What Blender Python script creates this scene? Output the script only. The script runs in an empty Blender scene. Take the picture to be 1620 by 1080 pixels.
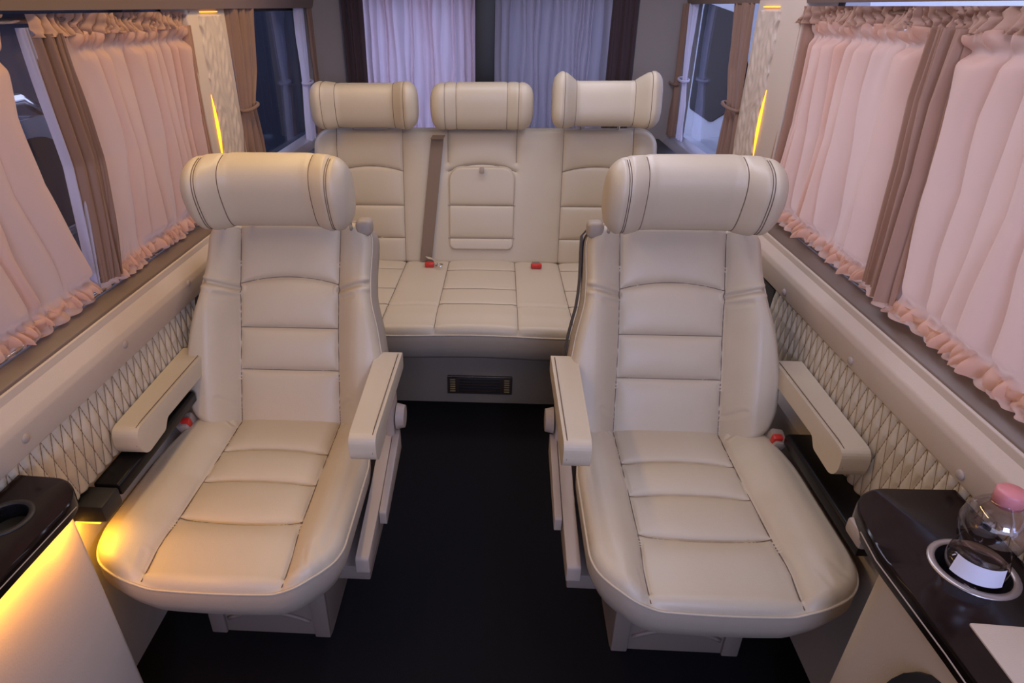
import bpy, bmesh, math, random
import numpy as np
from mathutils import Matrix, Vector
random.seed(4); rng = np.random.default_rng(7)
S = bpy.context.scene; COL = S.collection; PI = math.pi
# ------------------------------------------------------------------ camera
cam_d = bpy.data.cameras.new('camera'); cam = bpy.data.objects.new('camera', cam_d); COL.objects.link(cam)
S.camera = cam
CAM_Z = 1.48; F = 1000.0
pitch, yaw, roll = math.radians(27.9), math.radians(3.6), math.radians(-.5)
fw = Vector((-math.sin(yaw)*math.cos(pitch), math.cos(yaw)*math.cos(pitch), -math.sin(pitch)))
rt = Vector((math.cos(yaw), math.sin(yaw), 0)); dn = fw.cross(rt)
c_, s_ = math.cos(roll), math.sin(roll)
r2 = c_*rt - s_*dn; d2 = s_*rt + c_*dn
cam.matrix_world = Matrix(((r2.x, -d2.x, -fw.x, 0), (r2.y, -d2.y, -fw.y, 0), (r2.z, -d2.z, -fw.z, CAM_Z), (0, 0, 0, 1)))
cam_d.sensor_width = 36; cam_d.lens = F/1620*36
cam_d.shift_x = (810-733.43)/1620; cam_d.shift_y = 0.0; cam_d.clip_start = .02; cam_d.clip_end = 200
# ------------------------------------------------------------------ world / exposure
S.view_settings.view_transform = 'Standard'; S.view_settings.look = 'None'
S.view_settings.exposure = -0.08; S.view_settings.gamma = 1.0; S.view_settings.use_curve_mapping = False
W = bpy.data.worlds.new('world'); S.world = W; W.use_nodes = True
bg = W.node_tree.nodes['Background']; bg.inputs[0].default_value = (.66, .68, 1.0, 1); bg.inputs[1].default_value = 2.5

def area(name, loc, rot, sx, sy, power, col):
    l = bpy.data.lights.new(name, 'AREA'); l.shape = 'RECTANGLE'; l.size = sx; l.size_y = sy; l.energy = power; l.color = col
    o = bpy.data.objects.new(name, l); COL.objects.link(o); o.location = loc; o.rotation_euler = rot; return o
# ceiling strips of the cabin (warm, left / neutral, right), daylight from the cab windscreen
area('ceiling_light_warm', (-.66, 1.45, 1.72), (0, math.radians(-4), 0), .08, 2.2, 8.5, (1, .68, .32))
area('ceiling_light_cool', (.45, 1.7, 1.80), (0, math.radians(-4), 0), .16, 2.6, 12, (.76, .76, 1.0))
area('windscreen_daylight', (.28, -1.7, 1.62), (math.radians(74), 0, math.radians(-12)), .9, .5, 36, (.44, .54, 1.0))
area('rear_bench_fill', (-.08, 2.30, 1.88), (math.radians(-4), 0, 0), .5, .25, 4.5, (.80, .82, 1.0))  # added fill above the rear bench to brighten its cushion

# ------------------------------------------------------------------ materials
def mat(name, col, rough=.5, metal=0, spec=.5, bump=None, coat=0, emis=None, noise=None, trans=0, sheen=0):
    m = bpy.data.materials.new(name); m.use_nodes = True; nt = m.node_tree; b = nt.nodes['Principled BSDF']
    b.inputs['Base Color'].default_value = (*col, 1); b.inputs['Roughness'].default_value = rough
    b.inputs['Metallic'].default_value = metal; b.inputs['Specular IOR Level'].default_value = spec
    b.inputs['Coat Weight'].default_value = coat; b.inputs['Coat Roughness'].default_value = .05
    if trans: b.inputs['Transmission Weight'].default_value = trans
    if sheen: b.inputs['Sheen Weight'].default_value = sheen
    if emis: b.inputs['Emission Color'].default_value = (*emis[0], 1); b.inputs['Emission Strength'].default_value = emis[1]
    tc = nt.nodes.new('ShaderNodeTexCoord')
    if noise:   # (scale, amount) mottled colour
        n = nt.nodes.new('ShaderNodeTexNoise'); n.inputs['Scale'].default_value = noise[0]; n.inputs['Detail'].default_value = 4
        nt.links.new(tc.outputs['Object'], n.inputs['Vector'])
        mx = nt.nodes.new('ShaderNodeMix'); mx.data_type = 'RGBA'
        a = noise[1]
        mx.inputs[6].default_value = (*[c*(1-a) for c in col], 1); mx.inputs[7].default_value = (*[min(1, c*(1+a)) for c in col], 1)
        nt.links.new(n.outputs[0], mx.inputs[0]); nt.links.new(mx.outputs[2], b.inputs['Base Color'])
    if bump:    # list of (scale, strength, distance)
        prev = None
        for sc, st, ds, *kind in bump:
            if kind:
                n = nt.nodes.new('ShaderNodeTexVoronoi'); n.inputs['Scale'].default_value = sc; out = n.outputs['Distance']
            else:
                n = nt.nodes.new('ShaderNodeTexNoise'); n.inputs['Scale'].default_value = sc; n.inputs['Detail'].default_value = 3; out = n.outputs[0]
            nt.links.new(tc.outputs['Object'], n.inputs['Vector'])
            bp = nt.nodes.new('ShaderNodeBump'); bp.inputs['Strength'].default_value = st; bp.inputs['Distance'].default_value = ds
            nt.links.new(out, bp.inputs['Height'])
            if prev: nt.links.new(prev.outputs[0], bp.inputs['Normal'])
            prev = bp
        nt.links.new(prev.outputs[0], b.inputs['Normal'])
    return m

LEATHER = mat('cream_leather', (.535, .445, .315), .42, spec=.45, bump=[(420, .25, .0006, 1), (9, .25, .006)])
LEATHER_SHADED = mat('cream_leather_shaded', (.36, .29, .215), .5, spec=.4, bump=[(420, .25, .0006, 1), (14, .2, .004)])  # same leather as the covers, shade of skirts and sides darkened into its colour
THREAD = mat('brown_thread', (.16, .10, .065), .8)
THREAD_Q = mat('quilting_thread', (.22, .15, .10), .8)
THREAD_L = mat('beige_thread', (.42, .31, .22), .7)
PLASTIC = mat('beige_plastic', (.36, .28, .215), .55, bump=[(300, .15, .0005)])
PLASTIC_D = mat('taupe_plastic', (.20, .15, .115), .6)
RAIL = mat('beige_vinyl_rail', (.52, .41, .31), .5, bump=[(500, .3, .0005, 1), (6, .15, .004)])
WALLB = mat('beige_wall_vinyl', (.50, .42, .34), .65, bump=[(260, .5, .001), (12, .15, .004)])
BROWN = mat('brown_trim', (.15, .10, .07), .45)
TAUPE = mat('taupe_panel', (.22, .18, .155), .7, bump=[(200, .3, .001)])
CEIL = mat('ceiling_fabric', (.48, .41, .34), .9)
CARPET = mat('black_carpet', (.009, .008, .009), .95, spec=.12, bump=[(900, .8, .002)], noise=(500, .5))
BLACK = mat('black_lacquer', (.009, .005, .004), .15, spec=.25, coat=.0, noise=(14, .7))
LEDGE = mat('black_gloss_ledge', (.006, .005, .005), .3, spec=.18, bump=[(90, .15, .001)])
BLACKM = mat('black_matt', (.012, .011, .011), .5)
BLACKP = mat('black_rubber', (.01, .01, .012), .65)
CHROME = mat('chrome', (.75, .73, .7), .15, metal=1)
RING = mat('brushed_ring', (.42, .37, .33), .3, metal=.7)
RED = mat('red_button', (.55, .03, .02), .35)
BELT = mat('brown_belt', (.20, .135, .085), .7, bump=[(600, .4, .0006)])
BELTD = mat('dark_belt', (.06, .05, .05), .7)
VENTM = mat('vent_brown', (.05, .03, .02), .4)
GOLD = mat('vent_gold', (.55, .38, .16), .35, metal=.6)
AMBER = mat('amber_led', (1, .5, .05), .5, emis=((1, .42, .02), 2.5))
PAPER = mat('white_label', (.75, .72, .78), .6)
PINK = mat('pink_cap', (.62, .22, .22), .4)
WHITEP = mat('white_car_paint', (.85, .87, .92), .35, coat=.5)
DARKP = mat('dark_car_paint', (.03, .03, .04), .25, coat=.8)
DGLASS = mat('dark_car_glass', (.006, .008, .014), .5, spec=.04)
GROUND = mat('garage_floor', (.06, .065, .08), .7)
GWALL = mat('garage_wall', (.03, .035, .05), .9)

def fabric(name, col, tr, tcol=None, mixf=.55, bumpd=.0006, rough=.8):
    m = bpy.data.materials.new(name); m.use_nodes = True; nt = m.node_tree; nt.nodes.clear()
    out = nt.nodes.new('ShaderNodeOutputMaterial'); d = nt.nodes.new('ShaderNodeBsdfPrincipled'); t = nt.nodes.new('ShaderNodeBsdfTranslucent')
    mx = nt.nodes.new('ShaderNodeMixShader'); d.inputs['Base Color'].default_value = (*col, 1); d.inputs['Roughness'].default_value = rough
    d.inputs['Specular IOR Level'].default_value = .2; d.inputs['Sheen Weight'].default_value = .15
    t.inputs['Color'].default_value = (*(tcol or col), 1); mx.inputs[0].default_value = tr
    n = nt.nodes.new('ShaderNodeTexNoise'); n.inputs['Scale'].default_value = 500; tc = nt.nodes.new('ShaderNodeTexCoord')
    nt.links.new(tc.outputs['Object'], n.inputs['Vector']); bp = nt.nodes.new('ShaderNodeBump'); bp.inputs['Distance'].default_value = bumpd
    bp.inputs['Strength'].default_value = .3
    nt.links.new(n.outputs[0], bp.inputs['Height']); nt.links.new(bp.outputs[0], d.inputs['Normal'])
    nt.links.new(d.outputs[0], mx.inputs[1]); nt.links.new(t.outputs[0], mx.inputs[2]); nt.links.new(mx.outputs[0], out.inputs[0])
    return m
CURT = fabric('rose_curtain', (.70, .45, .345), .5, (.93, .64, .43))
CURTH = fabric('brown_heading', (.42, .25, .17), .2, (.6, .36, .25))
DRAPE = fabric('brown_drape', (.22, .125, .08), .12, (.35, .22, .18), rough=.42)
LINING = fabric('satin_lining', (.42, .38, .45), .3, (.6, .55, .65), rough=.35)
WHITEC = fabric('white_drape', (.6, .56, .66), .35, (.8, .78, .9))
SHEERL = fabric('lilac_sheer', (.62, .50, .54), .75, (1, .86, .92))
SHEERR = fabric('grey_sheer', (.42, .38, .42), .68, (.78, .74, .80))

def glassmat(name, tint, gl=.12, rough=.0):
    m = bpy.data.materials.new(name); m.use_nodes = True; nt = m.node_tree; nt.nodes.clear()
    out = nt.nodes.new('ShaderNodeOutputMaterial'); t = nt.nodes.new('ShaderNodeBsdfTransparent'); g = nt.nodes.new('ShaderNodeBsdfGlossy')
    t.inputs[0].default_value = (*tint, 1); g.inputs['Roughness'].default_value = rough; f = nt.nodes.new('ShaderNodeMath'); f.operation = 'POWER'; f.inputs[1].default_value = 5; lw = nt.nodes.new('ShaderNodeLayerWeight'); lw.inputs[0].default_value = .5; nt.links.new(lw.outputs['Facing'], f.inputs[0])
    ad = nt.nodes.new('ShaderNodeMath'); ad.operation = 'ADD'; ad.inputs[1].default_value = gl+.03; ad.use_clamp = True
    mx = nt.nodes.new('ShaderNodeMixShader'); nt.links.new(f.outputs[0], ad.inputs[0]); nt.links.new(ad.outputs[0], mx.inputs[0])
    nt.links.new(t.outputs[0], mx.inputs[1]); nt.links.new(g.outputs[0], mx.inputs[2]); nt.links.new(mx.outputs[0], out.inputs[0]); return m
GLASS = glassmat('window_glass', (.80, .84, .92), .02)
TINT = glassmat('tinted_glass', (.50, .52, .60), .03)
BOTTLE = glassmat('bottle_plastic', (.86, .80, .80), .10, .05)

# ------------------------------------------------------------------ helpers
def link(name, me, m, parent=None, smooth=True):
    o = bpy.data.objects.new(name, me); COL.objects.link(o)
    if m: me.materials.append(m)
    if smooth:
        me.polygons.foreach_set('use_smooth', [True]*len(me.polygons))
    if parent: o.parent = parent
    return o
def mesh(name, V, Fc, m, parent=None, smooth=True, fix=False):
    me = bpy.data.meshes.new(name); me.from_pydata([tuple(map(float, v)) for v in V], [], [tuple(map(int, f)) for f in Fc]); me.update()
    if fix:
        bm = bmesh.new(); bm.from_mesh(me); bmesh.ops.recalc_face_normals(bm, faces=bm.faces); bm.to_mesh(me); bm.free()
    return link(name, me, m, parent, smooth)
def from_bm(name, bm, m, parent=None, smooth=False):
    bmesh.ops.recalc_face_normals(bm, faces=bm.faces)
    me = bpy.data.meshes.new(name); bm.to_mesh(me); bm.free()
    return link(name, me, m, parent, smooth)
def sharp(o, ang=35):
    me = o.data
    me.polygons.foreach_set('use_smooth', [True]*len(me.polygons))
    bm = bmesh.new(); bm.from_mesh(me)
    for e in bm.edges:
        if len(e.link_faces) == 2 and e.calc_face_angle(0) > math.radians(ang): e.smooth = False
    bm.to_mesh(me); bm.free(); return o
def tag(o, label=None, cat=None, group=None, kind=None):
    if label: o['label'] = label
    if cat: o['category'] = cat
    if group: o['group'] = group
    if kind: o['kind'] = kind
    return o
def struct(o): o['kind'] = 'structure'; return o
def empty(name, loc, rz=0):
    o = bpy.data.objects.new(name, None); COL.objects.link(o); o.location = loc; o.rotation_euler = (0, 0, rz); o.empty_display_size = .1; return o
def bm_box(bm, c, d, bev=0, seg=2, M=None):
    r = bmesh.ops.create_cube(bm, size=1); vs = r['verts']
    bmesh.ops.scale(bm, vec=d, verts=vs)
    if bev:
        es = list({e for v in vs for e in v.link_edges})
        rr = bmesh.ops.bevel(bm, geom=es, offset=bev, segments=seg, affect='EDGES', profile=.5)
        vs = list({v for f in rr['faces'] for v in f.verts} | {v for v in vs if v.is_valid})
    if M is not None: bmesh.ops.transform(bm, matrix=M, verts=vs)
    bmesh.ops.translate(bm, vec=c, verts=vs)
def box(name, c, d, m, parent=None, bev=.002, seg=2, M=None):
    bm = bmesh.new(); bm_box(bm, c, d, bev, seg, M); o = from_bm(name, bm, m, parent); return sharp(o, 40)
def prism(name, poly, axis, a, b, m, parent=None, bev=0, seg=2, fn=None, open_top=False):
    """poly: 2d points; axis 0: poly=(y,z) extruded in x; 1: (x,z) in y; 2: (x,y) in z"""
    bm = bmesh.new()
    def p3(p, t):
        return {0: (t, p[0], p[1]), 1: (p[0], t, p[1]), 2: (p[0], p[1], t)}[axis]
    va = [bm.verts.new(p3(p, a)) for p in poly]; vb = [bm.verts.new(p3(p, b)) for p in poly]
    n = len(poly); bm.faces.new(va)
    if not open_top: bm.faces.new(vb[::-1])
    for i in range(n): bm.faces.new((va[i], vb[i], vb[(i+1) % n], va[(i+1) % n]))
    if bev: bmesh.ops.bevel(bm, geom=list(bm.edges), offset=bev, segments=seg, affect='EDGES', profile=.5, clamp_overlap=True)
    if fn:
        for v in bm.verts: v.co = fn(v.co)
    return sharp(from_bm(name, bm, m, parent), 40)
def round_poly(pts, rads, seg=6):
    out = []; n = len(pts)
    for i in range(n):
        p = Vector(pts[i]); r = rads[i] if hasattr(rads, '__len__') else rads
        if r <= 0: out.append(tuple(p)); continue
        a = (Vector(pts[i-1])-p); b = (Vector(pts[(i+1) % n])-p)
        r2_ = min(r, a.length*.49, b.length*.49); a = p+a.normalized()*r2_; b = p+b.normalized()*r2_
        for k in range(seg+1):
            t = k/seg; out.append(tuple(a*(1-t)**2+p*2*t*(1-t)+b*t*t))
    return out
def tube(name, pts, r, m, parent=None, closed=False, seg=6, flat=None):
    P = np.array(pts, float); n = len(P)
    T = np.roll(P, -1, 0)-np.roll(P, 1, 0)
    if not closed: T[0] = P[1]-P[0]; T[-1] = P[-1]-P[-2]
    T /= np.linalg.norm(T, axis=1)[:, None]+1e-12
    up = np.array([0, 0, 1.]); V = []
    N = None
    for i in range(n):
        if N is None:
            a = up if abs(T[i] @ up) < .9 else np.array([1., 0, 0]); N = a-T[i]*(a @ T[i])
        else: N = N-T[i]*(N @ T[i])
        N = N/np.linalg.norm(N); B = np.cross(T[i], N)
        for k in range(seg):
            t = 2*PI*k/seg; V.append(P[i]+r*(math.cos(t)*N+math.sin(t)*B))
    Fc = []
    for i in range(n if closed else n-1):
        j = (i+1) % n
        for k in range(seg): Fc.append((i*seg+k, i*seg+(k+1) % seg, j*seg+(k+1) % seg, j*seg+k))
    if not closed: Fc += [tuple(range(seg))[::-1], tuple((n-1)*seg+k for k in range(seg))]
    return mesh(name, V, Fc, m, parent, fix=True)
def lathe(name, prof, c, m, parent=None, seg=40, fn=None):
    V = []; Fc = []
    for r, z in prof:
        for k in range(seg):
            t = 2*PI*k/seg; rr = r*(fn(t, z) if fn else 1); V.append((c[0]+rr*math.cos(t), c[1]+rr*math.sin(t), c[2]+z))
    for i in range(len(prof)-1):
        for k in range(seg): Fc.append((i*seg+k, i*seg+(k+1) % seg, (i+1)*seg+(k+1) % seg, (i+1)*seg+k))
    return mesh(name, V, Fc, m, parent, fix=True)
def strap(name, pts, wvec, w, th, m, parent=None):
    P = np.array(pts, float); wv = np.array(wvec, float); wv /= np.linalg.norm(wv); V = []; n = len(P)
    T = np.gradient(P, axis=0); T /= np.linalg.norm(T, axis=1)[:, None]
    for i in range(n):
        nn = np.cross(T[i], wv); nn /= np.linalg.norm(nn)
        for a, b in ((-1, -1), (1, -1), (1, 1), (-1, 1)): V.append(P[i]+wv*w/2*a+nn*th/2*b)
    Fc = [(i*4+k, i*4+(k+1) % 4, (i+1)*4+(k+1) % 4, (i+1)*4+k) for i in range(n-1) for k in range(4)]+[(0, 3, 2, 1), ((n-1)*4, (n-1)*4+1, (n-1)*4+2, (n-1)*4+3)]
    return sharp(mesh(name, V, Fc, m, parent, smooth=False, fix=True), 40)
def sstep(a, b, x): t = np.clip((x-a)/(b-a), 0, 1); return t*t*(3-2*t)

# ------------------------------------------------------------------ upholstered pad
def seg_dist(X, Y, lines):
    D = np.full(X.shape, 9.)
    for L in lines:
        for (x0, y0), (x1, y1) in zip(L[:-1], L[1:]):
            dx, dy = x1-x0, y1-y0; l2 = dx*dx+dy*dy
            t = np.clip(((X-x0)*dx+(Y-y0)*dy)/l2, 0, 1); D = np.minimum(D, np.hypot(X-x0-t*dx, Y-y0-t*dy))
    return D
def pad(prefix, hx, ly, N, Mm, rad, hw, Hf, seams, frame, mtop, parent, rim=(.028, .04), creases=(), pipe=True,
        skirt=None, mskirt=None, A=.016, B=.009, thread=True, bow=0, threads=None, back=False, sa=.026, sb=.004, pipe_r=.0028, topname='cover'):
    """hx half width, ly length (y 0..ly), rad corner radii (front, back), hw(y)->width factor, Hf(x,y) height,
    frame: function [n,3]->[n,3] from pad space (x, y, h)."""
    rf, rb = rad; s = np.linspace(-1, 1, N); t = np.linspace(-1, 1, Mm); SS, TT = np.meshgrid(s, t, indexing='ij')
    m = np.maximum(abs(SS), abs(TT)); m1 = np.where(m == 0, 1, m); bs, bt = SS/m1, TT/m1
    hy = ly/2; px, py = bs*hx, bt*hy; r = np.where(bt < 0, rf, rb)
    cx = np.clip(px, -(hx-r), hx-r); cy = np.clip(py, -(hy-r), hy-r); dx, dy = px-cx, py-cy; dl = np.hypot(dx, dy)
    corner = (abs(px) > hx-r) & (abs(py) > hy-r); k = np.where(corner & (dl > 0), r/np.where(dl == 0, 1, dl), 1)
    px, py = cx+dx*k, cy+dy*k
    X = px*m; Y = py*m+hy; Y = Y-bow*(1-(X/hx)**2)*np.clip(1-Y/ly, 0, 1); X = X*hw(Y)
    def puff(x, y):
        keep = np.ones(x.shape); D = np.full(x.shape, 9.)
        for L in seams:
            d = seg_dist(x, y, [L]); D = np.minimum(D, d); keep = keep*(1-np.exp(-d/sa))
        p = -A*(1-keep)-B*np.exp(-(D/sb))
        for L, a, w in creases:
            d = seg_dist(x, y, [L]); p = p-a*np.exp(-(d/w)**2)+a*.5*np.exp(-((d-w*1.8)/w)**2)
        return p
    def height(x, y): return Hf(x, y)+puff(x, y)
    Z = height(X, Y); V = np.stack([X, Y, Z], -1).reshape(-1, 3)
    idx = np.arange(N*Mm).reshape(N, Mm)
    Fc = np.stack([idx[:-1, :-1], idx[1:, :-1], idx[1:, 1:], idx[:-1, 1:]], -1).reshape(-1, 4)
    loop = np.concatenate([idx[:-1, 0], idx[-1, :-1], idx[:0:-1, -1], idx[0, :0:-1]])
    Lp = V[loop]; nL = len(loop); T = np.roll(Lp, -1, 0)-np.roll(Lp, 1, 0)
    n2 = np.stack([T[:, 1], -T[:, 0]], -1); n2 /= np.linalg.norm(n2, axis=1)[:, None]+1e-9
    for _ in range(3): n2 = (np.roll(n2, 1, 0)+n2*2+np.roll(n2, -1, 0)); n2 /= np.linalg.norm(n2, axis=1)[:, None]
    pf = puff(Lp[:, 0], Lp[:, 1]); base = Hf(Lp[:, 0], Lp[:, 1])
    rings = []; a, b = rim
    def ring(off, h, nrm):
        P = Lp.copy(); P[:, :2] += n2*off[:, None] if hasattr(off, '__len__') else n2*off
        P[:, 2] = h; return P
    for q in range(1, 9):
        f = q/8*PI/2; am = pf*(1-q/8)**.5
        off = a*math.sin(f)+am*math.sin(f); rings.append(ring(off, base-b*(1-math.cos(f))+am*math.cos(f), 0))
    allV = [V]+rings; faces = [Fc]; prev = loop; st = len(V)
    for R_ in rings:
        cur = np.arange(st, st+nL); st += nL
        faces.append(np.stack([cur, np.roll(cur, -1), np.roll(prev, -1), prev], -1)); prev = cur
    allV = frame(np.concatenate(allV)); top = mesh(topname, allV, np.concatenate(faces), mtop, parent)
    edge = rings[-1]
    if pipe: tube('piping', frame(edge+np.c_[n2*.0015, np.zeros(nL)]), pipe_r, mtop, top, True, 6)
    if skirt:
        Vs = []; 
        for o_, dz in skirt:
            P = edge.copy(); P[:, :2] += n2*o_; P[:, 2] += dz; Vs.append(P)
        ns = len(Vs); Fs = []
        for q in range(ns-1):
            c0 = np.arange(q*nL, (q+1)*nL); c1 = c0+nL; Fs.append(np.stack([c1, np.roll(c1, -1), np.roll(c0, -1), c0], -1))
        V2 = np.concatenate(Vs); Fs = [tuple(f) for f in np.concatenate(Fs)]
        Fs.append(tuple(range((ns-1)*nL, ns*nL)))
        mesh('side_cover', frame(V2), Fs, mskirt or mtop, parent)
    if thread and (threads or seams):
        Vt = []; Ft = []
        for L in (threads or seams):
            P = []
            for (x0, y0), (x1, y1) in zip(L[:-1], L[1:]):
                k_ = max(2, int(math.hypot(x1-x0, y1-y0)/.006))
                for q in range(k_): P.append((x0+(x1-x0)*q/k_, y0+(y1-y0)*q/k_))
            P.append(L[-1]); P = np.array(P)
            P = np.c_[P, height(P[:, 0], P[:, 1])+.0032]; P = frame(P); b0 = len(Vt); r_ = .0012
            Tt = np.gradient(P, axis=0); Tt /= np.linalg.norm(Tt, axis=1)[:, None]+1e-9
            nn = np.cross(Tt, frame(np.array([[0, 0, 1.]]))[0]-frame(np.array([[0, 0, 0.]]))[0])
            nn /= np.linalg.norm(nn, axis=1)[:, None]+1e-9; bb = np.cross(Tt, nn)
            for i in range(len(P)):
                for k_ in range(4):
                    th = PI/4+k_*PI/2; Vt.append(P[i]+r_*(math.cos(th)*nn[i]+math.sin(th)*bb[i]))
            for i in range(len(P)-1):
                for k_ in range(4): Ft.append((b0+i*4+k_, b0+i*4+(k_+1) % 4, b0+(i+1)*4+(k_+1) % 4, b0+(i+1)*4+k_))
        mesh('stitching', Vt, Ft, THREAD, top)
    return top
def arc(x0, x1, y, rise, n=12):
    return [(x0+(x1-x0)*i/n, y+rise*(1-(2*i/n-1)**2)) for i in range(n+1)]

# ------------------------------------------------------------------ headrest
def headrest(parent, cx, cy, cz, w=.213, h=.086, d=.062, wing=.05, tilt=0, rz=0, wx=.105, seams=(.112, .166), rise=0, bow=.0):
    NS, NT = 84, 56
    s = np.linspace(-1, 1, NS); V = []
    R = Matrix.Rotation(rz, 3, 'Z') @ Matrix.Rotation(tilt, 3, 'X')
    Rn = np.array(R)
    for si in s:
        x = si*w; e = abs(si)
        cap = max(0.0, (e-.74)/.26); sc = math.sqrt(max(0, 1-cap**2.2)) if cap > 0 else 1.0
        sc = max(sc, .02); wv = float(sstep(wx, w*.86, np.array(abs(x))))
        off = -wing*wv+bow; crease = 0
        for q in seams: crease += .0042*math.exp(-abs(abs(x)-q)/.0035)
        x2 = x
        for k in range(NT):
            t = 2*PI*k/NT; c, sn = math.cos(t), math.sin(t); n = 2.7-.5*cap
            yy = math.copysign(abs(c)**(2/n), c)*(d*(1+.15*wv))*(.35+.65*sc); zz = math.copysign(abs(sn)**(2/n), sn)*h*(.42+.58*sc)
            g = 1-crease/.07*(1 if c < .5 else .3)
            V.append((x2, yy*g, zz*g+rise*wv*(1 if sn > 0 else .0), off))
    V = np.array(V); offy = V[:, 3].copy(); V = V[:, :3] @ Rn.T; V[:, 1] += offy; V = V+np.array([cx, cy, cz])
    Fc = [(i*NT+k, i*NT+(k+1) % NT, (i+1)*NT+(k+1) % NT, (i+1)*NT+k) for i in range(NS-1) for k in range(NT)]
    Fc += [tuple(range(NT))[::-1], tuple((NS-1)*NT+k for k in range(NT))]
    o = mesh('headrest', V, Fc, LEATHER, parent, fix=True)
    bmv = V.reshape(NS, NT, 3)
    for q in seams:
        for sg in (-1, 1):
            i = int(np.argmin(abs(s*w-sg*q))); L = bmv[i, 12:46]; Vt = []; Ft = []; b0 = 0; cen = bmv[i].mean(0)
            for j, p in enumerate(L):
                o_ = (p-cen)/np.linalg.norm(p-cen); p = p+o_*.0003; xx = Rn @ np.array([1., 0, 0])
                for aa, bb in ((-1, -1), (1, -1), (1, 1), (-1, 1)): Vt.append(p+xx*.0009*aa+o_*.0009*bb)
            for j in range(len(L)-1):
                for k in range(4): Ft.append((b0+j*4+k, b0+j*4+(k+1) % 4, b0+(j+1)*4+(k+1) % 4, b0+(j+1)*4+k))
            mesh('stitching', Vt, Ft, THREAD, o)
    return o

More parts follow.
